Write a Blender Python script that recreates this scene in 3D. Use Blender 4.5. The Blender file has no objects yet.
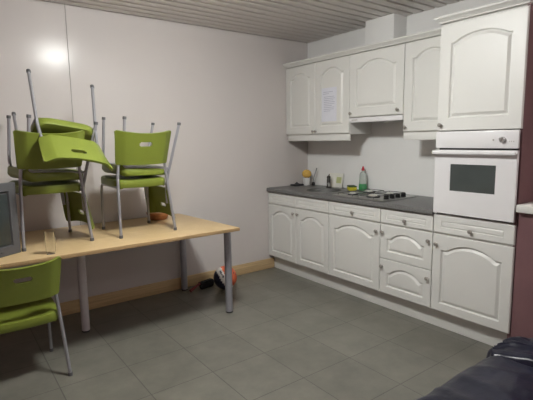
import bpy, bmesh, math, random
from mathutils import Vector, Matrix
random.seed(7)
COL = bpy.context.scene.collection
PI = math.pi
H = 2.47                                   # ceiling height
Y1, Y2, Y3, Y4, Y5 = -.4632, -.9264, -1.5214, -1.9972, -2.5621   # kitchen unit joints along the wall
XL, YF = -4.7, -5.3                        # far sides of the room

# ------------------------------------------------------------------ materials
def mat(name, col, rough=.5, metal=0, spec=.5, noise=0, nscale=8, stretch=(1, 1, 1), col2=None, bump=0, bscale=60,
        trans=0, ior=1.45, coat=0, emit=0, sheen=0, detail=4):
    m = bpy.data.materials.new(name); m.use_nodes = True
    nt = m.node_tree; b = nt.nodes['Principled BSDF']
    b.inputs['Base Color'].default_value = (*col, 1)
    b.inputs['Roughness'].default_value = rough; b.inputs['Metallic'].default_value = metal
    b.inputs['Specular IOR Level'].default_value = spec; b.inputs['IOR'].default_value = ior
    b.inputs['Transmission Weight'].default_value = trans; b.inputs['Coat Weight'].default_value = coat
    if emit:
        b.inputs['Emission Color'].default_value = (*col, 1); b.inputs['Emission Strength'].default_value = emit
    tc = nt.nodes.new('ShaderNodeTexCoord'); mp = nt.nodes.new('ShaderNodeMapping')
    mp.inputs['Scale'].default_value = stretch; nt.links.new(tc.outputs['Object'], mp.inputs['Vector'])
    if noise or col2:
        n = nt.nodes.new('ShaderNodeTexNoise'); n.inputs['Scale'].default_value = nscale; n.inputs['Detail'].default_value = detail
        nt.links.new(mp.outputs['Vector'], n.inputs['Vector'])
        r = nt.nodes.new('ShaderNodeValToRGB')
        c2 = col2 or tuple(c * (1 - noise) for c in col)
        r.color_ramp.elements[0].position = .35; r.color_ramp.elements[1].position = .65
        r.color_ramp.elements[0].color = (*c2, 1); r.color_ramp.elements[1].color = (*col, 1)
        nt.links.new(n.outputs['Fac'], r.inputs['Fac']); nt.links.new(r.outputs['Color'], b.inputs['Base Color'])
    if bump:
        n2 = nt.nodes.new('ShaderNodeTexNoise'); n2.inputs['Scale'].default_value = bscale; n2.inputs['Detail'].default_value = 5
        nt.links.new(mp.outputs['Vector'], n2.inputs['Vector'])
        bp = nt.nodes.new('ShaderNodeBump'); bp.inputs['Strength'].default_value = bump; bp.inputs['Distance'].default_value = .01
        nt.links.new(n2.outputs['Fac'], bp.inputs['Height']); nt.links.new(bp.outputs['Normal'], b.inputs['Normal'])
    return m

M = dict(
    wall=mat('wall_laminate', (.575, .538, .522), .20, spec=.17, noise=.03, nscale=1.2, bump=.03, bscale=3),
    kwall=mat('kitchen_wall_laminate', (.80, .80, .79), .30, spec=.3, noise=.03, nscale=2),
    maroon=mat('maroon_paint', (.20, .105, .112), .38, noise=.12, nscale=5),
    maroonwall=mat('maroon_wall_paint', (.60, .45, .44), .6, noise=.1, nscale=3),
    slat=mat('ceiling_slat_lacquer', (.78, .735, .70), .38, noise=.05, nscale=2, stretch=(.3, 3, 1)),
    gap=mat('ceiling_gap_dark', (.03, .024, .022), .8, noise=.2),
    oak=mat('baseboard_wood', (.60, .43, .235), .45, noise=.22, nscale=14, stretch=(.25, 3, 6)),
    cab=mat('cabinet_white_foil', (.715, .712, .685), .38, noise=.02, nscale=3),
    carc=mat('carcass_white', (.72, .71, .68), .45, noise=.02),
    top=mat('worktop_grey_laminate', (.14, .138, .137), .33, noise=.35, nscale=90, bump=.03, bscale=150),
    topedge=mat('worktop_edge_grey', (.165, .162, .16), .4, noise=.3, nscale=70),
    steel=mat('brushed_steel', (.55, .55, .54), .28, metal=1, noise=.1, nscale=40, stretch=(1, 8, 1)),
    chrome=mat('chrome', (.72, .72, .72), .12, metal=1, noise=.03),
    knob=mat('pewter_knob', (.40, .375, .34), .35, metal=.35, noise=.2, nscale=40),
    darkmetal=mat('dark_brushed_metal', (.10, .095, .09), .38, metal=.8, noise=.15, nscale=30),
    gratem=mat('grey_enamel_grate', (.07, .07, .07), .4, noise=.2, nscale=60),
    iron=mat('black_iron', (.018, .018, .018), .5, noise=.3, nscale=60),
    plastic_k=mat('black_plastic', (.015, .015, .016), .35, noise=.2, nscale=30),
    oven=mat('oven_white_enamel', (.76, .75, .76), .22, noise=.015),
    ovglass=mat('oven_dark_glass', (.075, .085, .082), .08, noise=.1, nscale=6, spec=.6),
    dark=mat('dark_recess', (.02, .018, .018), .7, noise=.2),
    table=mat('table_beech_laminate', (.56, .405, .215), .38, noise=.13, nscale=9, stretch=(.5, 9, 9)),
    tableedge=mat('table_edge_band', (.42, .28, .14), .45, noise=.2, nscale=12, stretch=(.6, 6, 6)),
    tube=mat('grey_lacquered_tube', (.36, .36, .385), .32, metal=.55, noise=.05, nscale=20),
    paleleg=mat('table_leg_pale_grey', (.62, .58, .60), .4, noise=.05, nscale=20),
    leg=mat('table_leg_grey', (.36, .36, .40), .35, metal=.4, noise=.05, nscale=20),
    green=mat('lime_green_plastic', (.168, .205, .030), .38, noise=.05, nscale=10, bump=.04, bscale=250),
    tv=mat('tv_grey_plastic', (.085, .085, .09), .42, noise=.06, nscale=20),
    tvdark=mat('tv_back_plastic', (.06, .06, .065), .5, noise=.1, nscale=20),
    screen=mat('tv_screen_glass', (.025, .032, .032), .10, noise=.1, nscale=5, spec=.6),
    glass=mat('clear_glass', (.97, .975, .97), .03, trans=1, ior=1.12, noise=.005),
    bowl=mat('terracotta_orange_wood', (.46, .19, .07), .55, noise=.35, nscale=14, stretch=(1, 1, 6)),
    bowlrim=mat('bowl_pale_inside', (.62, .36, .15), .5, noise=.2, nscale=16),
    orange=mat('ball_orange', (.62, .13, .055), .5, noise=.08, bump=.08, bscale=300),
    ballwhite=mat('ball_white', (.70, .68, .64), .5, noise=.05, bump=.08, bscale=300),
    navy=mat('ball_navy', (.025, .028, .06), .45, noise=.1, bump=.08, bscale=300),
    bristle=mat('black_bristle', (.012, .011, .012), .8, noise=.4, nscale=120),
    red=mat('dull_red_plastic', (.22, .035, .035), .45, noise=.1),
    leather=mat('navy_leather', (.008, .0085, .023), .31, noise=.25, nscale=6, bump=.12, bscale=40, spec=.42),
    paper=mat('notice_paper', (.72, .73, .80), .7, noise=.03),
    ink=mat('grey_ink', (.40, .41, .50), .8, noise=.1),
    mug=mat('white_glaze', (.75, .75, .73), .2, noise=.02),
    yellow=mat('yellow_foam', (.80, .50, .12), .85, noise=.25, nscale=70, bump=.3, bscale=150),
    lemon=mat('lemon_sponge', (.62, .55, .04), .85, noise=.25, nscale=70, bump=.3, bscale=150),
    scour=mat('dark_green_scourer', (.05, .09, .03), .9, noise=.4, nscale=90),
    cardm=mat('card_white', (.80, .80, .72), .6, noise=.03),
    cardg=mat('card_green_print', (.58, .62, .30), .6, noise=.12, nscale=30),
    detgreen=mat('green_detergent', (.10, .42, .17), .18, noise=.1, nscale=12, trans=.35),
    detclear=mat('clear_bottle_plastic', (.74, .79, .75), .15, trans=.55, noise=.03),
    redcap=mat('red_cap', (.50, .03, .05), .35, noise=.05),
    cloth=mat('dark_grey_cloth', (.035, .035, .04), .9, noise=.3, nscale=60),
    alu=mat('burner_alu', (.78, .77, .72), .35, metal=.6, noise=.06),
    lamp=mat('lamp_diffuser', (.985, 1, .965), .5, emit=100, noise=0),
    lampbox=mat('lamp_housing_white', (.7, .7, .68), .4, noise=.02),
    capgrey=mat('grey_rubber_cap', (.12, .12, .125), .5, noise=.1),
    rubber=mat('black_rubber_cap', (.03, .03, .032), .6, noise=.2),
    sinkst=mat('sink_steel', (.16, .16, .155), .6, metal=.7, noise=.15, nscale=20),
)

def tile_floor():
    m = bpy.data.materials.new('grey_vinyl_tiles'); m.use_nodes = True
    nt = m.node_tree; b = nt.nodes['Principled BSDF']; N = nt.nodes.new; L = nt.links.new
    tc = N('ShaderNodeTexCoord'); mp = N('ShaderNodeMapping'); mp.inputs['Location'].default_value = (1.39 + .395 * 20, 1.55 + .395 * 20, 0)
    L(tc.outputs['Object'], mp.inputs['Vector'])
    br = N('ShaderNodeTexBrick'); br.offset = 0; br.squash = 1
    br.inputs['Scale'].default_value = 1; br.inputs['Brick Width'].default_value = .395; br.inputs['Row Height'].default_value = .395
    br.inputs['Mortar Size'].default_value = .0035; br.inputs['Mortar Smooth'].default_value = .3
    br.inputs['Color1'].default_value = (.150, .145, .124, 1); br.inputs['Color2'].default_value = (.172, .167, .143, 1)
    br.inputs['Mortar'].default_value = (.085, .080, .070, 1); br.inputs['Bias'].default_value = 0
    L(mp.outputs['Vector'], br.inputs['Vector'])
    n = N('ShaderNodeTexNoise'); n.inputs['Scale'].default_value = 5; n.inputs['Detail'].default_value = 8; n.inputs['Roughness'].default_value = .65
    L(tc.outputs['Object'], n.inputs['Vector'])
    r = N('ShaderNodeValToRGB'); r.color_ramp.elements[0].position = .3; r.color_ramp.elements[1].position = .7
    r.color_ramp.elements[0].color = (.78, .78, .78, 1); r.color_ramp.elements[1].color = (1.14, 1.14, 1.12, 1)
    L(n.outputs['Fac'], r.inputs['Fac'])
    mx = N('ShaderNodeMix'); mx.data_type = 'RGBA'; mx.blend_type = 'MULTIPLY'; mx.inputs['Factor'].default_value = 1
    L(br.outputs['Color'], mx.inputs['A']); L(r.outputs['Color'], mx.inputs['B']); L(mx.outputs['Result'], b.inputs['Base Color'])
    b.inputs['Roughness'].default_value = .33
    bp = N('ShaderNodeBump'); bp.inputs['Strength'].default_value = .25; bp.inputs['Distance'].default_value = .003; bp.invert = True
    L(br.outputs['Fac'], bp.inputs['Height']); L(bp.outputs['Normal'], b.inputs['Normal'])
    return m
M['floor'] = tile_floor()

# ------------------------------------------------------------------ mesh helpers
def NB(): return bmesh.new()

def obj(name, bm, m, parent=None, smooth=35, loc=None):
    bmesh.ops.recalc_face_normals(bm, faces=bm.faces[:])
    me = bpy.data.meshes.new(name); bm.to_mesh(me); bm.free()
    for x in (m if isinstance(m, (list, tuple)) else [m]): me.materials.append(M[x] if isinstance(x, str) else x)
    if smooth:
        me.shade_smooth(); me.set_sharp_from_angle(angle=math.radians(smooth))
    o = bpy.data.objects.new(name, me); COL.objects.link(o)
    if parent: o.parent = parent
    if loc: o.location = loc
    return o

def tag(o, label, cat, group=None):
    o['label'] = label; o['category'] = cat
    if group: o['group'] = group
    return o

def thing(name, label, cat, loc=(0, 0, 0), rotz=0, group=None):
    o = bpy.data.objects.new(name, None); o.empty_display_size = .1; COL.objects.link(o)
    o.location = loc; o.rotation_euler = (0, 0, rotz)
    return tag(o, label, cat, group)

def struct(name, bm, m, smooth=35):
    o = obj(name, bm, m, None, smooth); o['kind'] = 'structure'; return o

def box(bm, a, b, bev=0, seg=2, mi=0, mtx=None):
    a, b = Vector([min(p, q) for p, q in zip(a, b)]), Vector([max(p, q) for p, q in zip(a, b)])
    t = bmesh.new()
    bmesh.ops.create_cube(t, size=1)
    for v in t.verts: v.co = Vector([(a[i] + b[i]) / 2 + v.co[i] * (b[i] - a[i]) for i in range(3)])
    if bev: bmesh.ops.bevel(t, geom=t.edges[:], offset=bev, segments=seg, affect='EDGES', profile=.5)
    merge(bm, t, mi, mtx)

def merge(bm, t, mi=0, mtx=None):
    vm = {}
    for v in t.verts: vm[v] = bm.verts.new(mtx @ v.co if mtx else v.co)
    for f in t.faces:
        try:
            g = bm.faces.new([vm[v] for v in f.verts]); g.material_index = mi if mi is not None else f.material_index
        except ValueError: pass
    t.free()

def smooth_path(pts, rad, n=5):
    out = [Vector(pts[0])]
    for i in range(1, len(pts) - 1):
        p0, p, p1 = Vector(pts[i - 1]), Vector(pts[i]), Vector(pts[i + 1])
        d0, d1 = (p0 - p), (p1 - p); r = min(rad, d0.length * .45, d1.length * .45)
        a, b = p + d0.normalized() * r, p + d1.normalized() * r
        for k in range(n + 1):
            t = k / n; out.append(a * (1 - t) ** 2 + p * 2 * t * (1 - t) + b * t * t)
    out.append(Vector(pts[-1])); return out

def tube(bm, pts, r, n=12, cap=True, mi=0, rad=.0):
    P = smooth_path(pts, rad) if rad else [Vector(p) for p in pts]
    rr = r if isinstance(r, (list, tuple)) else [r] * len(P)
    t0 = (P[1] - P[0]).normalized()
    ref = Vector((0, 0, 1)) if abs(t0.z) < .9 else Vector((1, 0, 0))
    nrm = t0.cross(ref).normalized(); rings = []
    for i, p in enumerate(P):
        t = ((P[min(i + 1, len(P) - 1)] - P[max(i - 1, 0)])).normalized()
        nrm = (nrm - t * nrm.dot(t)).normalized(); bi = t.cross(nrm)
        rings.append([bm.verts.new(p + (nrm * math.cos(2 * PI * k / n) + bi * math.sin(2 * PI * k / n)) * rr[i]) for k in range(n)])
    for a, b in zip(rings, rings[1:]):
        for k in range(n):
            f = bm.faces.new((a[k], a[(k + 1) % n], b[(k + 1) % n], b[k])); f.material_index = mi
    if cap:
        for f in (bm.faces.new(rings[0][::-1]), bm.faces.new(rings[-1])): f.material_index = mi

def lathe(bm, prof, c=(0, 0, 0), n=24, mi=0, axis='z', sx=1, sy=1):
    c = Vector(c); rings = []
    def P(r, h, a):
        x, y = r * math.cos(a) * sx, r * math.sin(a) * sy
        return c + (Vector((x, y, h)) if axis == 'z' else Vector((-h, x, y)) if axis == '-x' else Vector((x, -h, y)))
    for r, h in prof:
        rings.append([bm.verts.new(P(0, h, 0))] if r < 1e-6 else [bm.verts.new(P(r, h, 2 * PI * k / n)) for k in range(n)])
    for a, b in zip(rings, rings[1:]):
        for k in range(n):
            k2 = (k + 1) % n
            vs = [a[0], b[k], b[k2]] if len(a) == 1 else [a[k], a[k2], b[0]] if len(b) == 1 else [a[k], a[k2], b[k2], b[k]]
            if len(a) == 1 and len(b) == 1: continue
            f = bm.faces.new(vs); f.material_index = mi

def prism(bm, poly, z0, z1, mi=0, bev=0):
    t = bmesh.new()
    lo = [t.verts.new((x, y, z0)) for x, y in poly]; hi = [t.verts.new((x, y, z1)) for x, y in poly]
    t.faces.new(lo[::-1]); t.faces.new(hi); n = len(poly)
    for i in range(n): t.faces.new((lo[i], lo[(i + 1) % n], hi[(i + 1) % n], hi[i]))
    if bev: bmesh.ops.bevel(t, geom=t.edges[:], offset=bev, segments=2, affect='EDGES', profile=.5)
    merge(bm, t, mi)

def copy_tree(o, parent=None):
    c = o.copy(); COL.objects.link(c); c.parent = parent
    for ch in list(o.children): copy_tree(ch, c)
    return c

# ------------------------------------------------------------------ the room
bm = NB(); box(bm, (XL - .1, YF - .1, -.05), (.1, .1, 0)); struct('floor', bm, 'floor', 0)

bm = NB()                                   # slats run parallel to the back wall, dark gaps between
box(bm, (XL, YF, H + .03), (.0, 0, H + .06), mi=1)
y = -.020
while y > YF:
    box(bm, (XL, max(y - .085, YF), H), (-.002, y, H + .018), bev=.006, seg=2, mi=0); y -= .105
struct('ceiling', bm, ['slat', 'gap'])

bm = NB()                                   # two big laminate panels with an open joint
t = .1
box(bm, (XL, 0, 0), (-2.5222, .03, H + .06), bev=.0012, seg=1); box(bm, (-2.5198, 0, 0), (0, .03, H + .06), bev=.002, seg=1)
box(bm, (XL, .03, 0), (0, .1, H + .06), mi=1)
struct('wall_back', bm, ['wall', 'carc'], 0)
bm = NB(); box(bm, (0, Y5, 0), (.1, .1, H + .06)); struct('wall_right', bm, 'kwall', 0)
bm = NB(); box(bm, (0, YF, 0), (.1, Y5, H + .06)); struct('wall_right_beyond_kitchen', bm, 'maroonwall', 0)
bm = NB(); box(bm, (XL - .1, YF, 0), (XL, .1, H + .06)); struct('wall_left', bm, 'maroonwall', 0)
bm = NB(); box(bm, (XL - .1, YF - .1, 0), (.1, YF, H + .06)); struct('wall_front', bm, 'maroonwall', 0)
bm = NB(); box(bm, (XL, -.016, 0), (-.512, 0, .112), bev=.004); struct('baseboard_back', bm, 'oak')
bm = NB(); box(bm, (-.56, YF, 0), (-.44, Y5 - .004, .949)); struct('wall_partition', bm, 'maroon', 0)
bm = NB(); box(bm, (-.60, YF, .949), (-.34, Y5 - .004, .996), bev=.006); struct('trim_1', bm, 'carc')

# duct casing between the wall units and the ceiling
bm = NB(); box(bm, (-.18, -1.30, 2.19), (0, -.985, H), bev=.003)
tag(obj('duct_casing', bm, 'kwall'), 'white boxed-in extractor duct rising from wall cabinets to the ceiling', 'duct')

# ------------------------------------------------------------------ kitchen fronts
def outline(w, h, ml, mr, mb, mt, arch=0, n=18, sh=.10):
    """panel outline on a w x h front, counter-clockwise; arch = rise of the cathedral top"""
    u0, u1, v0, v1 = ml, w - mr, mb, h - mt
    P = [(u0, v0), (u1, v0)]
    if not arch: return P + [(u1, v1), (u0, v1)]
    W = u1 - u0; s = W * sh; vb = v1 - arch
    P.append((u1, vb)); a0, a1 = u1 - s, u0 + s
    hw = (a0 - a1) / 2; R = (hw * hw + arch * arch) / (2 * arch); cu = (a0 + a1) / 2
    for k in range(n + 1):
        u = a0 + (a1 - a0) * k / n
        P.append((u, vb + math.sqrt(max(R * R - (u - cu) ** 2, 0)) - (R - arch)))
    P.append((u0, vb)); return P

def inset(P, d):
    n = len(P); Q = []
    for i in range(n):
        a, p, b = Vector(P[i - 1]), Vector(P[i]), Vector(P[(i + 1) % n])
        e0, e1 = (p - a).normalized(), (b - p).normalized()
        n0, n1 = Vector((-e0.y, e0.x)), Vector((-e1.y, e1.x))
        m = (n0 + n1); m = m / max(.45, m.length_squared / 2) if m.length > 1e-6 else n0
        m = (n0 + n1).normalized(); c = max(.5, m.dot(n0))
        Q.append(tuple(p + m * (d / c)))
    return Q

def front(name, parent, X, Y, Z, w, h, t=.02, arch=0, m=(.055, .055, .06, .06), deep=.013, wide=.030, mt='cab', sh=.10):
    """raised-panel door or drawer front: left edge at Y, width w towards -y, bottom Z, back on plane x = X"""
    bm = NB()
    def V(u, v, nn): return bm.verts.new((X - nn, Y - u, Z + v))
    def loop(P, nn): return [V(u, v, nn) for u, v in P]
    def strip(a, b):
        for i in range(len(a)): bm.faces.new((a[i], a[(i + 1) % len(a)], b[(i + 1) % len(b)], b[i]))
    R = lambda d: [(d, d), (w - d, d), (w - d, h - d), (d, h - d)]
    back, side, edge = loop(R(0), 0), loop(R(0), t - .004), loop(R(.004), t)
    bm.faces.new(back[::-1]); strip(back, side); strip(side, edge)
    P0 = outline(w, h, *m, arch, sh=sh)
    l0 = loop(P0, t)
    es = [bm.edges.get((edge[i], edge[(i + 1) % 4])) for i in range(4)]
    es += [bm.edges.new((l0[i], l0[(i + 1) % len(l0)])) for i in range(len(l0))]
    bmesh.ops.triangle_fill(bm, use_beauty=True, use_dissolve=False, edges=es)
    dd = min(1, wide / .03); l1 = loop(inset(P0, .007 * dd), t - deep * dd); l2 = loop(inset(P0, .012 * dd), t - deep * dd); l3 = loop(inset(P0, wide), t - .0015)
    strip(l0, l1); strip(l1, l2); strip(l2, l3)
    bm.faces.new(l3)
    return obj(name, bm, mt, parent, 25)

def knob(parent, X, Y, Z, s=.9):
    bm = NB(); lathe(bm, [(0, 0), (.009 * s, 0), (.006 * s, .006), (.006 * s, .012), (.0145 * s, .017), (.016 * s, .022), (.012 * s, .027), (0, .029)], (X, Y, Z), 14, axis='-x')
    return obj('knob', bm, 'knob', parent)

XB = -.56                                   # carcass front of the base units
G = .0025                                   # gap around fronts
def carcass(parent, x, ya, yb, za, zb, name='carcass', m='carc'):
    bm = NB(); box(bm, (x, yb + .0008, za), (-.002, ya - .0008, zb), bev=.001, seg=1); return obj(name, bm, m, parent)

# sink unit: two blank fronts over two doors
c = thing('base_cabinet', 'white double-door base cabinet under the sink, in the corner against the back wall', 'cabinet', (0, 0, 0), group='white kitchen base cabinets')
bm = NB()
for a, b in (((XB, -.018, .15), (-.002, -.0015, .858)), ((XB, Y2 + .001, .15), (-.002, Y2 + .018, .858)), ((XB, Y2 + .018, .15), (-.002, -.018, .168)), ((-.012, Y2 + .018, .168), (-.002, -.018, .858)), ((XB, Y2 + .018, .72), (XB + .018, -.018, .858))):
    box(bm, a, b)
obj('carcass', bm, 'carc', c)
for a, b in ((0, Y1), (Y1, Y2)):
    front('drawer_front', c, XB, a - G, .735, a - b - 2 * G, .113, m=(.045, .045, .034, .034), wide=.012)
for a, b, ky in ((0, Y1, Y1 + .033), (Y1, Y2, Y1 - .033)):
    d = front('door', c, XB, a - G, .152, a - b - 2 * G, .570, arch=.05, m=(.06, .06, .06, .055)); knob(d, XB - .02, ky, .668)
c = thing('base_cabinet', 'white base cabinet under the hob, one small drawer above a single arched door', 'cabinet', group='white kitchen base cabinets')
carcass(c, XB, Y2, Y3, .15, .858)
d = front('drawer', c, XB, Y2 - G, .735, Y2 - Y3 - 2 * G, .113, m=(.055, .055, .034, .034), wide=.012); knob(d, XB - .02, (Y2 + Y3) / 2, .779)
d = front('door', c, XB, Y2 - G, .152, Y2 - Y3 - 2 * G, .570, arch=.055, m=(.065, .065, .06, .055)); knob(d, XB - .02, Y3 + .035, .658)
c = thing('base_cabinet', 'white three-drawer base cabinet beside the tall oven cabinet', 'cabinet', group='white kitchen base cabinets')
carcass(c, XB, Y3, Y4, .15, .858)
d = front('drawer', c, XB, Y3 - G, .735, Y3 - Y4 - 2 * G, .113, m=(.055, .055, .034, .034), wide=.012); knob(d, XB - .02, (Y3 + Y4) / 2, .779)
for z, h in ((.443, .279), (.152, .286)):
    d = front('deep_drawer', c, XB, Y3 - G, z, Y3 - Y4 - 2 * G, h, arch=.055, m=(.065, .065, .06, .055)); zz = z + h - .062
    knob(d, XB - .02, Y3 - .028, zz); knob(d, XB - .02, Y4 + .03, zz)

# tall oven cabinet (open niche for the oven)
c = thing('tall_cabinet', 'tall white kitchen cabinet with maroon side, housing the built-in oven', 'cabinet')
bm = NB(); box(bm, (XB, Y5, .0), (-.002, Y5 + .018, 2.175), bev=.001, seg=1); s = obj('side_panel', bm, 'maroon', c); s['label'] = 'maroon right-hand side panel'
bm = NB(); box(bm, (XB, Y4 - .018, .15), (-.002, Y4 - .0005, 2.175), bev=.001, seg=1); obj('side_panel', bm, 'carc', c)
carcass(c, XB, Y4 - .019, Y5 + .019, .15, .868, 'lower_carcass'); carcass(c, XB, Y4 - .019, Y5 + .019, 1.456, 2.175, 'upper_carcass')
bm = NB(); box(bm, (-.03, Y5 + .02, .87), (-.003, Y4 - .02, 1.455)); obj('back_panel', bm, 'dark', c)
d = front('drawer', c, XB, Y4 - G, .735, Y4 - Y5 - 2 * G, .128, m=(.06, .06, .040, .040), wide=.012); knob(d, XB - .02, (Y4 + Y5) / 2, .779)
d = front('door', c, XB, Y4 - G, .152, Y4 - Y5 - 2 * G, .570, arch=.055, m=(.065, .065, .06, .055)); knob(d, XB - .02, Y4 - .035, .650)
d = front('door', c, XB, Y4 - G, 1.457, Y4 - Y5 - 2 * G, .706, arch=.048, m=(.08, .08, .085, .075), sh=.05); knob(d, XB - .02, Y4 - .030, 1.497)

def crown(bm, path_of):                     # profile (outward, height) swept along a path given per outward offset
    prof = [(0, 2.172), (.006, 2.174), (.008, 2.182), (.016, 2.187), (.024, 2.197), (.029, 2.200), (.033, 2.202), (.035, 2.212), (.032, 2.216), (-.02, 2.216), (-.02, 2.172)]
    rings = [[bm.verts.new((x, yy, z)) for x, yy in path_of(o)] for o, z in prof]
    n = len(rings)
    for i in range(n):
        a, b = rings[i], rings[(i + 1) % n]
        for k in range(len(a) - 1): bm.faces.new((a[k], a[k + 1], b[k + 1], b[k]))
    bm.faces.new([r[0] for r in rings]); bm.faces.new([r[-1] for r in rings][::-1])
bm = NB(); crown(bm, lambda o: [(-.345, Y4 + o), (-.582 - o, Y4 + o), (-.582 - o, Y5 - o), (-.003, Y5 - o)]); bmesh.ops.translate(bm, verts=bm.verts[:], vec=(0, 0, .004)); obj('cornice', bm, 'cab', c, 30)

# plinth board
bm = NB(); box(bm, (-.510, Y5 + .02, .0), (-.492, -.001, .149), bev=.002, seg=1)
tag(obj('plinth', bm, 'cab'), 'long white plinth board along the floor under the base cabinets', 'plinth')

# ------------------------------------------------------------------ worktop, sink, tap, hob
SC, SR = (-.32, -.60), .165
bm = NB()
def ring_pts(n, r, z): return [bm.verts.new((SC[0] + r * math.cos(2 * PI * k / n), SC[1] + r * math.sin(2 * PI * k / n), z)) for k in range(n)]
za, zb, xf = .860, .900, -.60
prof = [(-.002, zb), (xf + .012, zb), (xf + .004, zb - .003), (xf, zb - .010), (xf, za + .004), (xf + .004, za), (-.002, za)]
A_ = [bm.verts.new((x, -.002, z)) for x, z in prof]; B_ = [bm.verts.new((x, Y4 + .001, z)) for x, z in prof]
n = len(prof)
for i in range(1, n):
    j = (i + 1) % n
    if i == n - 2: continue
    bm.faces.new((A_[i], A_[j], B_[j], B_[i])).material_index = 0 if i in (1,) else 1 if i in (2, 3, 4) else 0
bm.faces.new(A_); bm.faces.new(B_[::-1])
for zz, i, j in ((zb, 0, 1), (za, n - 2, n - 1)):
    rg = ring_pts(32, SR, zz)
    es = []
    for p, q in ((A_[i], A_[j]), (A_[j], B_[j]), (B_[j], B_[i]), (B_[i], A_[i])):
        e = bm.edges.get((p, q)) or bm.edges.new((p, q)); es.append(e)
    es += [bm.edges.new((rg[k], rg[(k + 1) % 32])) for k in range(32)]
    bmesh.ops.triangle_fill(bm, use_beauty=True, edges=es)
    if zz == zb: up_ = rg
    else:
        for k in range(32): bm.faces.new((up_[k], up_[(k + 1) % 32], rg[(k + 1) % 32], rg[k]))
tag(obj('worktop', bm, ['top', 'topedge'], None, 30), 'long dark grey laminate worktop on the white base cabinets', 'worktop')

s = thing('sink', 'round steel sink bowl set into the grey worktop by the corner', 'sink', (SC[0], SC[1], .9))
bm = NB(); lathe(bm, [(SR + .012, .0005), (SR + .010, .004), (SR - .004, .003), (SR - .008, -.004), (SR - .02, -.13), (SR - .05, -.145), (.03, -.15), (0, -.15)], n=32); obj('bowl', bm, 'sinkst', s)
bm = NB(); lathe(bm, [(.028, -.149), (.026, -.146), (.012, -.147), (0, -.147)], n=16); obj('drain', bm, 'steel', s)
tp = thing('tap', 'dark metal mixer tap standing behind the round sink', 'tap', (-.125, -.468, .9))
bm = NB(); lathe(bm, [(0, 0), (.027, 0), (.027, .008), (.021, .014), (.020, .09), (.018, .096), (0, .096)], n=20); obj('body', bm, 'darkmetal', tp)
bm = NB(); tube(bm, [(-.012, -.008, .045), (-.05, -.050, .052), (-.075, -.080, .046), (-.077, -.082, .026)], .011, rad=.02); obj('spout', bm, 'steel', tp)
bm = NB(); lathe(bm, [(0, .096), (.018, .098), (.021, .106), (.019, .122), (.010, .130), (0, .131)], n=20); tube(bm, [(0, 0, .118), (.02, .012, .142)], .006); obj('lever', bm, 'darkmetal', tp)

hb = thing('hob', 'four-burner steel gas hob set into the grey worktop', 'hob', (-.32, -1.235, .9))
bm = NB(); box(bm, (-.235, -.285, .0005), (.235, .285, .009), bev=.004); obj('hob_plate', bm, 'steel', hb)
for bx, by, r in ((-.115, .145, .034), (.11, .145, .042), (-.115, -.09, .046), (.11, -.09, .034)):
    bm = NB(); lathe(bm, [(0, .0092), (r + .012, .0092), (r + .010, .016), (r, .018), (0, .018)], (bx, by, 0), 22); b = obj('burner', bm, 'iron', hb)
    bm = NB(); lathe(bm, [(0, .0182), (r * .95, .0182), (r * .95, .028), (r * .75, .033), (0, .034)], (bx, by, 0), 22); cp = obj('burner_cap', bm, 'alu', b); cp['label'] = 'pale metal burner cap'
for by in (.145, -.09):
    bm = NB()
    for x0, x1 in ((-.215, -.012), (.012, .215)):
        for yy in (-.085, .085): tube(bm, [(x0, by + yy, .010), (x0, by + yy, .028), (x1, by + yy, .028), (x1, by + yy, .010)], .003, 6, rad=.008)
        cx = (x0 + x1) / 2
        tube(bm, [(cx, by - .085, .028), (cx, by - .03, .028)], .003, 6); tube(bm, [(cx, by + .03, .028), (cx, by + .085, .028)], .003, 6)
        tube(bm, [(x0, by - .085, .028), (x0, by + .085, .028)], .003, 6); tube(bm, [(x1, by - .085, .028), (x1, by + .085, .028)], .003, 6)
    obj('pan_support', bm, 'gratem', hb)
for k in range(4):
    bm = NB(); lathe(bm, [(0, .0092), (.022, .0092), (.021, .036), (.017, .040), (0, .040)], (-.135 + k * .077, -.242, 0), 16)
    box(bm, (-.138 + k * .077, -.260, .040), (-.132 + k * .077, -.224, .046), bev=.001, seg=1); obj('knob', bm, 'plastic_k', hb)

# ------------------------------------------------------------------ oven
ov = thing('oven', 'white built-in oven with dark window in the tall cabinet', 'oven', (0, 0, 0))
ya, yb = Y4 - .006, Y5 + .006; XO = -.575
bm = NB(); box(bm, (XO, Y5 + .024, .874), (-.05, Y4 - .024, 1.452)); obj('body', bm, 'dark', ov)
bm = NB(); box(bm, (XO - .020, yb, 1.338), (XO, ya, 1.451), bev=.004); cpn = obj('control_panel', bm, 'oven', ov)
bm = NB(); lathe(bm, [(0, 0), (.019, 0), (.018, .016), (.015, .020), (0, .020)], (XO - .02, -2.462, 1.394), 20, axis='-x'); box(bm, (XO - .046, -2.466, 1.377), (XO - .038, -2.458, 1.411), bev=.002); obj('knob', bm, 'steel', cpn)
bm = NB(); lathe(bm, [(0, 0), (.005, 0), (.005, .004), (0, .005)], (XO - .02, -2.405, 1.391), 12, axis='-x'); obj('indicator_lamp', bm, 'knob', cpn)
bm = NB()
for k in range(3): box(bm, (XO - .0206, -2.500 - k * .013, 1.378), (XO - .0196, -2.504 - k * .013, 1.384))
obj('dial_mark', bm, 'knob', cpn, 0)
wy0, wy1, wz0, wz1 = -2.122, -2.431, 1.046, 1.230
bm = NB()                                   # door as a frame around its window
for a, b in (((yb, .882), (ya, wz0)), ((yb, wz1), (ya, 1.326)), ((yb, wz0), (wy1, wz1)), ((wy0, wz0), (ya, wz1))):
    box(bm, (XO - .022, a[0], a[1]), (XO, b[0], b[1]))
bmesh.ops.remove_doubles(bm, verts=bm.verts[:], dist=1e-5)
od = obj('door', bm, 'oven', ov, 0)
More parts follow.
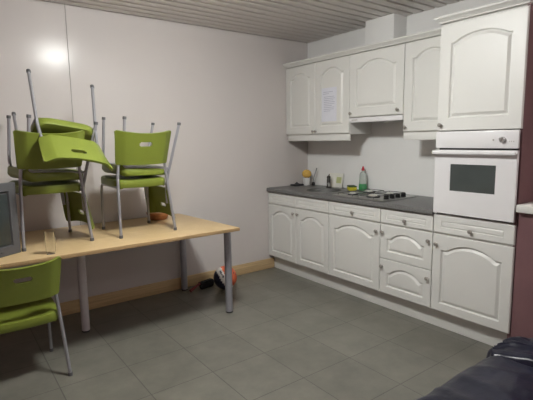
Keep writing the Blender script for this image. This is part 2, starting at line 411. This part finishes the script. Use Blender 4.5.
bm = NB(); box(bm, (XO - .0185, wy1, wz0), (XO - .003, wy0, wz1)); obj('window', bm, 'ovglass', od, 0)
bm = NB(); box(bm, (XO - .060, yb - .004, 1.297), (XO - .043, ya + .004, 1.322), bev=.006, seg=3)
for yy in (yb + .015, ya - .035): box(bm, (XO - .046, yy, 1.300), (XO - .021, yy + .02, 1.319), bev=.003)
obj('handle', bm, 'oven', od)

# ------------------------------------------------------------------ wall units
XU = -.30
c = thing('wall_cabinet', 'white double-door wall cabinet in the corner, paper notice taped on it', 'cabinet', group='white kitchen wall cabinets')
carcass(c, XU, -.001, Y2, 1.455, 2.172)
bm = NB(); box(bm, (XU - .008, Y2 + .001, 1.395), (XU + .012, -.02, 1.455), bev=.003); obj('light_rail', bm, 'cab', c)
for a, b, ky in ((0, Y1, Y1 + .02), (Y1, Y2, Y1 - .02)):
    d = front('door', c, XU, a - G, 1.464, a - b - 2 * G, .702, arch=.055, m=(.075, .075, .075, .07)); knob(d, XU - .02, ky, 1.492, .8)
c = thing('wall_cabinet', 'short white single-door wall cabinet above the extractor hood', 'cabinet', group='white kitchen wall cabinets')
carcass(c, XU, Y2, Y3, 1.602, 2.172)
d = front('door', c, XU, Y2 - G, 1.608, Y2 - Y3 - 2 * G, .558, arch=.06, m=(.075, .075, .08, .07)); knob(d, XU - .02, Y2 - .025, 1.642, .9); knob(d, XU - .02, Y3 + .05, 1.648)
c = thing('wall_cabinet', 'white single-door wall cabinet between the hood and the tall cabinet', 'cabinet', group='white kitchen wall cabinets')
carcass(c, XU, Y3, Y4, 1.455, 2.172)
bm = NB(); box(bm, (XU - .008, Y4 + .001, 1.395), (XU + .012, Y3 - .001, 1.455), bev=.003); obj('light_rail', bm, 'cab', c)
d = front('door', c, XU, Y3 - G, 1.464, Y3 - Y4 - 2 * G, .702, arch=.055, m=(.075, .075, .075, .07)); knob(d, XU - .02, Y3 - .03, 1.497)
bm = NB(); crown(bm, lambda o: [(XU - .02 - o, -.003), (XU - .02 - o, Y4 + .05 * 0 + .002)])
tag(obj('cornice', bm, 'cab', None, 30), 'long white cornice moulding along the top of the wall cabinets', 'cornice')
eh = thing('extractor_hood', 'slim white extractor hood under the short wall cabinet', 'hood', (0, 0, 0))
bm = NB(); box(bm, (XU, Y3 + .004, 1.565), (-.004, Y2 - .004, 1.600), bev=.002); obj('body', bm, 'carc', eh)
bm = NB(); box(bm, (XU - .022, Y3 + .003, 1.558), (XU, Y2 - .003, 1.601), bev=.004); obj('front_panel', bm, 'oven', eh)
bm = NB(); box(bm, (XU - .0228, Y2 - .105, 1.577), (XU - .0215, Y2 - .035, 1.585)); obj('badge', bm, 'knob', eh, 0)
bm = NB(); box(bm, (XU + .03, Y3 + .05, 1.561), (-.05, Y2 - .05, 1.566), bev=.001, seg=1); obj('grease_filter', bm, 'steel', eh)

# notice with (illegible) printed lines
bm = NB(); xx = XU - .0208
box(bm, (xx - .0008, -.767, 1.582), (xx, -.563, 1.905))
for k, (w0, w1) in enumerate(((.12, .75), (.1, .5), (.15, .85), (.15, .9), (.15, .8), (.15, .88), (.15, .86), (.15, .7), (.15, .85), (.15, .82), (.15, .6))):
    z = 1.865 - k * .017 - (.012 if k > 1 else 0)
    box(bm, (xx - .0012, -.563 - .204 * w1, z - .0022), (xx - .0007, -.563 - .204 * w0, z + .0022), mi=1)
tag(obj('paper_notice', bm, ['paper', 'ink'], None, 0), 'white printed paper notice taped to the second wall cabinet door', 'notice')

# ------------------------------------------------------------------ things on the worktop
mg = thing('mug', 'small white mug in the worktop corner holding an orange sponge', 'mug', (-.115, -.110, .9))
bm = NB(); lathe(bm, [(0, 0), (.036, 0), (.040, .006), (.043, .085), (.041, .087), (.039, .084), (.036, .008), (0, .007)], n=22); obj('cup', bm, 'mug', mg)
bm = NB(); tube(bm, [(-.040, -.014, .070), (-.066, -.023, .066), (-.068, -.024, .034), (-.039, -.014, .024)], .004, 8, rad=.015); obj('handle', bm, 'mug', mg)
bm = NB(); t = bmesh.new(); bmesh.ops.create_cube(t, size=1); bmesh.ops.bevel(t, geom=t.edges[:], offset=.18, segments=3, affect='EDGES', profile=.5)
merge(bm, t, 0, Matrix.Translation((0, .004, .050)) @ Matrix.Rotation(.3, 4, 'Y') @ Matrix.Rotation(.5, 4, 'Z') @ Matrix.Diagonal((.035, .042, .09, 1)))
t = bmesh.new(); bmesh.ops.create_icosphere(t, subdivisions=2, radius=.04); merge(bm, t, 0, Matrix.Translation((0, 0, .128)) @ Matrix.Diagonal((1.35, 1.35, 1.25, 1)))
o = obj('sponge', bm, 'yellow', None, 60, loc=(-.115, -.110, .9)); tag(o, 'orange-yellow sponge stuffed in the white mug', 'sponge')
br = thing('dish_brush', 'dark dish brush standing beside the white mug by the wall', 'brush', (-.072, -.172, .9))
bm = NB(); tube(bm, [(0, 0, .03), (.004, -.004, .09), (.010, -.045, .195)], [.006, .005, .007], 8); obj('handle', bm, 'tube', br)
bm = NB(); lathe(bm, [(0, .0), (.017, 0), (.019, .02), (.014, .036), (0, .04)], n=14); obj('brush_head', bm, 'bristle', br)
bm = NB()
t = bmesh.new(); bmesh.ops.create_grid(t, x_segments=10, y_segments=10, size=.5)
for v in t.verts:
    v.co.z = .5 + .5 * math.sin(7 * v.co.x + 2) * math.cos(6 * v.co.y) * (1 - 2 * max(abs(v.co.x), abs(v.co.y))) * 2
g = bmesh.ops.extrude_face_region(t, geom=t.faces[:])
for v in [e for e in g['geom'] if isinstance(e, bmesh.types.BMVert)]: v.co.z = 0
merge(bm, t, 0, Matrix.Translation((-.215, -.062, .9005)) @ Matrix.Diagonal((.13, .085, .03, 1)))
tag(obj('dish_cloth', bm, 'cloth', None, 50), 'small dark folded dish cloth left of the white mug', 'cloth')

bm = NB(); mx = Matrix.Translation((-.036, -.470, .901)) @ Matrix.Rotation(math.radians(9), 4, 'Y')
box(bm, (-.0015, -.105, 0), (.0015, .095, .15), mtx=mx)
box(bm, (-.0024, -.085, .045), (-.0014, -.015, .11), mi=1, mtx=mx)
tag(obj('card', bm, ['cardm', 'cardg'], None, 0), 'pale card with a yellow-green print leaning on the wall behind the tap', 'card')

sp = thing('scouring_sponge', 'yellow sponge with dark green scourer beside the detergent bottle', 'sponge', (-.13, -.80, .9), -.6)
bm = NB(); box(bm, (-.038, -.058, .0), (.038, .058, .036), bev=.009, seg=3); obj('foam', bm, 'lemon', sp)
bm = NB(); box(bm, (-.038, -.058, .0362), (.038, .058, .048), bev=.004); obj('scourer', bm, 'scour', sp)

db = thing('detergent_bottle', 'clear detergent bottle with green liquid and red cap by the hob', 'bottle', (-.065, -.885, .9), .3)
bm = NB(); lathe(bm, [(0, 0), (.036, 0), (.041, .006), (.042, .04), (.040, .068), (0, .068)], n=24, sx=.75); obj('liquid', bm, 'detgreen', db)
bm = NB(); lathe(bm, [(.040, .0683), (.037, .11), (.036, .15), (.030, .175), (.015, .19), (.013, .198), (0, .198)], n=24, sx=.78); obj('bottle_body', bm, 'detclear', db)
bm = NB(); lathe(bm, [(0, .1985), (.016, .1985), (.016, .215), (.010, .222), (.008, .240), (0, .242)], n=18); obj('cap', bm, 'redcap', db)

# ------------------------------------------------------------------ table
tb = thing('table', 'long beech-topped table with grey tube legs against the back wall', 'table', (-2.6, -.5, 0))
ox, oy = 2.6, .5
bm = NB(); poly = [(-3.95, -.985), (-1.584, -.975), (-1.652, -.030), (-3.95, -.030)]
t = bmesh.new()
prism(t, [(x + ox, yy + oy) for x, yy in poly], .714, .740, bev=.003)
for f in t.faces: f.material_index = 1 if abs(f.normal.z) < .6 else 0
t.normal_update()
for f in t.faces: f.material_index = 1 if abs(f.normal.z) < .6 else 0
merge(bm, t, None); obj('tabletop', bm, ['table', 'tableedge'], tb)
LEGS = ((-1.594, -.80), (-1.640, -.065), (-2.640, -.44), (-3.80, -.83), (-3.80, -.09))
for x, yy in LEGS:
    bm = NB(); lathe(bm, [(0, .012), (.029, .012), (.0295, .016), (.0295, .706), (.055, .708), (.055, .7138), (0, .7138)], (x + ox, yy + oy, 0), 24); lg = obj('leg', bm, 'paleleg' if x == -2.640 else 'leg', tb)
    if x == -2.640: lg['label'] = 'paler grey single middle leg'
    bm = NB(); lathe(bm, [(0, 0), (.027, 0), (.029, .004), (.029, .0118), (0, .0118)], (x + ox, yy + oy, 0), 20); obj('foot', bm, 'rubber', lg)

# ------------------------------------------------------------------ chairs
def make_chair():
    root = thing('plastic_chair', 'x', 'chair')
    R = .0105
    # seat: dished shell with rolled rim
    bm = NB(); nu, nv = 18, 18; hw, y0, y1 = .199, -.170, .225
    grid = []
    for j in range(nv + 1):
        row = []
        for i in range(nu + 1):
            u, v = -1 + 2 * i / nu, -1 + 2 * j / nv
            k = 1 - .10 * max(0, abs(u) ** 6 * abs(v) ** 6)
            w = hw * (1.0 - .035 * (1 - v) / 2)
            x = u * w * (1 - .12 * v ** 8); yy = (y0 + y1) / 2 + v * (y1 - y0) / 2 * (1 - .11 * u ** 8)
            z = .415 + .011 * v - .010 * (1 - u * u) * (1 - .6 * v * v) - .028 * max(0, (v - .75) / .25) ** 2 - .006 * max(0, (-v - .8) / .2) ** 2 - .010 * max(0, (abs(u) - .85) / .15) ** 2
            row.append(bm.verts.new((x, yy, z)))
        grid.append(row)
    for j in range(nv):
        for i in range(nu): bm.faces.new((grid[j][i], grid[j][i + 1], grid[j + 1][i + 1], grid[j + 1][i]))
    rim = [grid[0][i] for i in range(nu + 1)] + [grid[j][nu] for j in range(1, nv + 1)] + [grid[nv][i] for i in range(nu - 1, -1, -1)] + [grid[j][0] for j in range(nv - 1, 0, -1)]
    prev = rim
    for dz, s in ((-.012, 1.012), (-.046, 1.008), (-.052, .985)):
        cur = [bm.verts.new((v.co.x * s, (v.co.y - .015) * s + .015, v.co.z + dz)) for v in rim]
        for k in range(len(rim)): bm.faces.new((prev[k], prev[(k + 1) % len(rim)], cur[(k + 1) % len(rim)], cur[k]))
        prev = cur
    bm.faces.new(prev)
    obj('seat', bm, 'green', root, 50)
    # backrest: three-plane shell with a grip slot, wings bent forward
    us = [-1, -.985, -.95, -.88, -.80, -.72, -.66, -.5, -.35, -.225, -.19, -.1, 0, .1, .19, .225, .35, .5, .66, .72, .80, .88, .95, .985, 1]
    vs = [0, .02, .06, .15, .3, .45, .58, .61, .70, .73, .85, .94, .98, 1]
    bm = NB(); rows = []
    for v in vs:
        row = []
        for u in us:
            wtop = .216 - .014 * (1 - v)
            a = abs(u); wing = max(0, a - .70)
            x = math.copysign(min(a, .70) * wtop + wing * wtop * .93, u)
            fwd = .010 * a * a + .50 * wing * wtop * 1.15
            z0, z1 = .512 - .006 * (1 - u * u), .752 - .026 * (1 - u * u)
            if a > .95: q = (a - .95) / .05 * .014; z0 += q * q / .014; z1 -= q * q / .014
            yy = -.198 - .055 * v - .012 * v * v + fwd
            row.append(bm.verts.new((x, yy, z0 + (z1 - z0) * v)))
        rows.append(row)
    for j in range(len(vs) - 1):
        for i in range(len(us) - 1):
            uc, vc = (us[i] + us[i + 1]) / 2, (vs[j] + vs[j + 1]) / 2
            if abs(uc) < .225 and .58 < vc < .73 and not (abs(uc) > .19 and (vc < .61 or vc > .70)): continue
            bm.faces.new((rows[j][i], rows[j][i + 1], rows[j + 1][i + 1], rows[j + 1][i]))
    bmesh.ops.recalc_face_normals(bm, faces=bm.faces[:])
    bmesh.ops.solidify(bm, geom=bm.faces[:], thickness=.014)
    obj('backrest', bm, 'green', root, 40)
    for s in (-1, 1):
        bm = NB(); tube(bm, [(s * .188, .205, .014), (s * .185, .200, .30), (s * .183, .190, .358), (s * .180, .10, .352)], R, rad=.05); lg = obj('leg', bm, 'tube', root)
        bm = NB(); tube(bm, [(s * .188, .205, 0), (s * .188, .205, .020)], .0135, 12); obj('foot_cap', bm, 'capgrey', lg)
        bm = NB(); tube(bm, [(s * .210, -.215, .014), (s * .190, -.160, .36), (s * .183, -.152, .45), (s * .174, -.156, .53), (s * .170, -.172, .62)], R, rad=.06); lg = obj('leg', bm, 'tube', root)
        bm = NB(); tube(bm, [(s * .210, -.215, 0), (s * .210, -.215, .020)], .0135, 12); obj('foot_cap', bm, 'capgrey', lg)
        bm = NB(); tube(bm, [(s * .180, .175, .354), (s * .188, -.155, .350)], .009, 10); obj('side_rail', bm, 'tube', root)
    bm = NB(); tube(bm, [(-.180, .10, .352), (.180, .10, .352)], .009, 10); tube(bm, [(-.184, -.10, .350), (.184, -.10, .350)], .009, 10); obj('cross_bar', bm, 'tube', root)
    return root

def place(o, loc, yaw, tilt=0, roll=0, inv=False):
    m = Matrix.Rotation(yaw, 4, 'Z') @ Matrix.Rotation(tilt, 4, 'X') @ Matrix.Rotation(roll, 4, 'Y')
    if inv: m = m @ Matrix.Rotation(PI, 4, 'Y')
    o.location = loc; o.rotation_euler = m.to_euler()
CH = [  # label, location, yaw, tilt, roll, upside down
    ('lime green plastic chair standing upright on the table, lower chair of the right stack', (-2.235, -.527, .7403), .044, 0, 0, False),
    ('lime green chair upside down on top of the right stack, legs pointing up', (-2.158, -.500, 1.577), 1.657, .085, -.035, True),
    ('lime green chair standing upright beside the television, bottom of the left stack', (-2.839, -.492, .7403), .059, 0, 0, False),
    ('lime green chair upside down in the middle of the left stack', (-2.772, -.475, 1.577), 1.749, .085, -.035, True),
    ('lime green chair tilted upside down on the very top of the left stack', (-2.73, -.305, 1.720), .264, -.649, .206, True),
    ('lime green plastic chair standing on the floor in front of the table', (-3.100, -.83, 0), .012, 0, 0, False)]
proto = make_chair()
for i, (lb, loc, yw, ti, ro, inv) in enumerate(CH):
    o = proto if i == 0 else copy_tree(proto)
    tag(o, lb, 'chair', 'lime green plastic chairs'); place(o, loc, yw, ti, ro, inv)

# ------------------------------------------------------------------ television
tv = thing('television', 'grey box television with dark screen on the left end of the table', 'television', (-3.262, -.872, .7402), math.radians(33))
w, h = .25, .437                             # local: screen faces -y, body goes back along +y
bm = NB()
def vloop(x0, x1, z0, z1, yy): return [bm.verts.new(p) for p in ((x0, yy, z0), (x1, yy, z0), (x1, yy, z1), (x0, yy, z1))]
rs = [vloop(-w, w, .0, h, .04), vloop(-w, w, 0, h, .004), vloop(-w + .004, w - .004, .004, h - .004, 0), vloop(-w + .05, w - .05, .055, h - .048, .0), vloop(-w + .058, w - .058, .063, h - .056, .014)]
for a, b in zip(rs, rs[1:]):
    for k in range(4): bm.faces.new((a[k], a[(k + 1) % 4], b[(k + 1) % 4], b[k]))
bm.faces.new(rs[0][::-1]); bm.faces.new(rs[-1])
obj('front_bezel', bm, 'tv', tv, 20)
bm = NB(); n = 10; g = [[bm.verts.new((-.19 + .38 * i / n, .012 - .010 * (1 - (2 * i / n - 1) ** 2) * (1 - (2 * j / n - 1) ** 2) - .001, .065 + .307 * j / n)) for i in range(n + 1)] for j in range(n + 1)]
for j in range(n):
    for i in range(n): bm.faces.new((g[j][i], g[j][i + 1], g[j + 1][i + 1], g[j + 1][i]))
bmesh.ops.recalc_face_normals(bm, faces=bm.faces[:]); bmesh.ops.solidify(bm, geom=bm.faces[:], thickness=.006); obj('screen', bm, 'screen', tv, 50)
bm = NB(); rs = [vloop(-w + .008, w - .008, .006, h - .008, .0405), vloop(-w + .012, w - .012, .004, h - .012, .14), vloop(-w + .09, w - .09, .0, h - .09, .30), vloop(-w + .12, w - .12, .03, h - .12, .34)]
for a, b in zip(rs, rs[1:]):
    for k in range(4): bm.faces.new((a[k], a[(k + 1) % 4], b[(k + 1) % 4], b[k]))
bm.faces.new(rs[0][::-1]); bm.faces.new(rs[-1]); obj('rear_housing', bm, 'tvdark', tv, 20)
for k in range(4):
    bm = NB(); box(bm, (.02 + k * .03, -.004, .022), (.038 + k * .03, .001, .032), bev=.002); obj('button', bm, 'tvdark', tv)

# ------------------------------------------------------------------ small things on and under the table
bm = NB(); lathe(bm, [(0, 0), (.025, 0), (.027, .003), (.031, .135), (.0305, .137), (.029, .135), (.0245, .010), (0, .009)], (-2.915, -.900, .7402), 28)
tag(obj('drinking_glass', bm, 'glass', None, 50), 'empty clear drinking glass near the front edge of the table', 'glass')
bw = thing('bowl', 'shallow orange-brown round bowl on the table under the right chair stack', 'bowl', (-1.925, -.195, .7402))
bm = NB(); lathe(bm, [(0, 0), (.068, 0), (.075, .004), (.093, .045), (.098, .060), (.096, .066), (.090, .064), (.082, .045), (.062, .014), (0, .011)], n=32); obj('shell', bm, 'bowl', bw, 50)
bm = NB(); lathe(bm, [(.0, .058), (.05, .057), (.086, .052), (.0895, .057), (.07, .068), (.03, .075), (0, .077)], n=32); obj('filling', bm, 'bowlrim', bw, 50)

bm = NB(); bmesh.ops.create_uvsphere(bm, u_segments=48, v_segments=32, radius=.112)
ax = Matrix.Rotation(math.radians(-32), 4, 'Y') @ Matrix.Rotation(math.radians(20), 4, 'X')
for f in bm.faces:
    c_ = f.calc_center_median() / .112
    h_ = c_.dot(Vector((-.80, .18, -.52)).normalized()) + .10 * math.sin(2.5 * c_.y + 1)
    f.material_index = 2 if h_ > .42 else 1 if h_ > -.12 else 0
    if f.material_index == 1 and abs(h_ - .10) < .045 and -.75 < c_.y < -.15: f.material_index = 2
    if f.material_index == 0 and abs(c_.y + .55 + .4 * c_.z) < .022: f.material_index = 2
tag(obj('ball', bm, ['orange', 'ballwhite', 'navy'], None, 180, loc=(-1.318, -.285, .112)), 'orange, white and navy ball on the floor behind the front table leg', 'ball')

hbz = thing('hand_brush', 'black hand brush with dull red handle on the floor by the baseboard', 'brush', (-1.47, -.135, 0), math.radians(196))
bm = NB(); box(bm, (-.12, -.03, 0), (.045, .03, .055), bev=.012, seg=3)
for v in bm.verts: v.co.z += (0 if v.co.z < .02 else .006 * math.sin(90 * v.co.x)); v.co.x += .010 * math.sin(60 * v.co.y + 40 * v.co.z)
obj('bristles', bm, 'bristle', hbz)
bm = NB(); box(bm, (-.11, -.022, .052), (.055, .022, .070), bev=.007); obj('brush_back', bm, 'bristle', hbz)
bm = NB(); tube(bm, [(.045, 0, .060), (.10, .0, .045), (.175, 0, .020)], [.012, .011, .015], 12); obj('handle', bm, 'red', hbz)

# ------------------------------------------------------------------ sofa
def cushion(bm, a, b, puff=.03, nseg=22, wr=.006, seed=0, rnd=.35, fold=0, fq=(16, 2.2, 16)):
    """soft box: rounded, puffed, lightly wrinkled"""
    from mathutils import noise
    a, b = Vector(a), Vector(b); c = (a + b) / 2; hsz = (b - a) / 2
    t = bmesh.new(); bmesh.ops.create_cube(t, size=2); bmesh.ops.subdivide_edges(t, edges=t.edges[:], cuts=nseg, use_grid_fill=True)
    r = min(hsz) * rnd * 2 if rnd < .5 else min(hsz)
    r = min(r, min(hsz) * .95)
    for v in t.verts:
        p = Vector([v.co[i] * hsz[i] for i in range(3)])
        q = Vector([max(-hsz[i] + r, min(hsz[i] - r, p[i])) for i in range(3)])
        d = p - q
        if d.length > 1e-6: p = q + d.normalized() * r
        nz = Vector((p.x / hsz.x, p.y / hsz.y, p.z / hsz.z))
        for i in range(3):
            o1, o2 = [j for j in range(3) if j != i]
            p[i] += math.copysign(puff * max(0, (1 - nz[o1] ** 2)) * max(0, (1 - nz[o2] ** 2)) * abs(nz[i]) ** 2, nz[i])
        w = c + p
        n1 = noise.noise(Vector((w.x * 4 + seed, w.y * 9, w.z * 5))); n2 = noise.noise(Vector((w.x * 9 + seed, w.y * 22, w.z * 10)))
        dirn = d.normalized() if d.length > 1e-6 else Vector((0, 0, 1))
        if fold:
            rd = 1 - abs(noise.noise(Vector((w.x * fq[0] + w.y * 1.5 + seed, w.y * fq[1], w.z * fq[2])))) * 2
            p += dirn * fold * (max(0, rd) ** 3 - .3)
        p += dirn * (n1 * wr + (abs(n2) - .25) * wr * .8)
        v.co = c + p
    merge(bm, t)
so = thing('sofa', 'dark navy blue leather sofa in the foreground facing the table', 'sofa', (-1.75, -3.75, 0))
SX, SY = 1.75, 3.75
def S(p): return (p[0] + SX, p[1] + SY, p[2])
y0, y1 = -2.86, -4.65
bm = NB(); box(bm, S((-2.20, y1, .06)), S((-1.16, y0 - .06, .27)), bev=.03, seg=3); obj('base', bm, 'leather', so)
ym = (y0 + y1) / 2
for k, (a, b) in enumerate(((y0, ym), (ym, y1))):
    bm = NB(); cushion(bm, S((-2.28, b + .003, .24)), S((-1.42, a - .003, .44)), .014, nseg=48, seed=k * 7, wr=.006, fold=.007, fq=(7, 2.5, 9)); obj('seat_cushion', bm, 'leather', so, 180)
    bm = NB(); cushion(bm, S((-1.50, b + .004, .30)), S((-1.22, a - .004 - (.005 if k == 0 else 0), .455)), .022, nseg=48, seed=20 + k * 5, wr=.006, fold=.020); obj('back_cushion', bm, 'leather', so, 180)
bm = NB(); cushion(bm, S((-1.36, y1, .10)), S((-1.10, y0 - .03, .46)), .012, seed=50, wr=.006); obj('backrest', bm, 'leather', so, 180)
for x in (-2.12, -1.28):
    for yy in (y0 - .12, y1 + .08):
        bm = NB(); lathe(bm, [(0, 0), (.02, 0), (.028, .062), (0, .062)], S((x, yy, 0)), 14); obj('foot', bm, 'plastic_k', so)

# ------------------------------------------------------------------ ceiling lamp, added fill light
LX, LY = -2.25, -1.80
lt = thing('ceiling_light', 'round white ceiling light fitting above the middle of the room', 'lamp', (LX, LY, H))
bm = NB(); lathe(bm, [(0, -.0005), (.150, -.0005), (.155, -.006), (.155, -.022), (.150, -.026), (0, -.026)], n=40); obj('mounting_plate', bm, 'lampbox', lt)
bm = NB(); lathe(bm, [(0, -.0265), (.140, -.0265), (.150, -.032), (.155, -.110), (.145, -.128), (.10, -.136), (0, -.138)], n=40); obj('diffuser', bm, 'lamp', lt)
l2 = copy_tree(lt); l2.location = (-.95, -4.3, H)  # added out-of-view fill light, brightens the maroon side panel and sofa
tag(l2, 'added unseen fill light shaped like the ceiling fitting, dim, near the sofa', 'lamp')
for ch in l2.children:
    if ch.name.startswith('diffuser'):
        ch.data = ch.data.copy(); ch.data.materials[0] = mat('fill_light_diffuser', (1, .98, .95), .5, emit=22)

# ------------------------------------------------------------------ camera, world, view
cx, cy, cz, yaw, pit, rol, f = -3.4112, -3.7902, 1.4105, .638, -.1358, -.0143, 438.58
fw = Vector((math.sin(yaw) * math.cos(pit), math.cos(yaw) * math.cos(pit), math.sin(pit)))
r = Vector((math.cos(yaw), -math.sin(yaw), 0)); u = r.cross(fw)
r2 = r * math.cos(rol) + u * math.sin(rol); u2 = -r * math.sin(rol) + u * math.cos(rol)
cam = bpy.data.cameras.new('camera'); co = bpy.data.objects.new('camera', cam); COL.objects.link(co)
m = Matrix((r2, u2, -fw)).transposed().to_4x4(); m.translation = (cx, cy, cz); co.matrix_world = m
cam.sensor_fit = 'HORIZONTAL'; cam.sensor_width = 36; cam.lens = f / 533 * 36; cam.clip_start = .05
sc = bpy.context.scene; sc.camera = co
wd = bpy.data.worlds.new('world'); sc.world = wd; wd.use_nodes = True
wd.node_tree.nodes['Background'].inputs['Color'].default_value = (.02, .02, .02, 1)
sc.view_settings.view_transform = 'Standard'; sc.view_settings.look = 'None'; sc.view_settings.gamma = 1
sc.view_settings.use_curve_mapping = False; sc.view_settings.exposure = 0.70
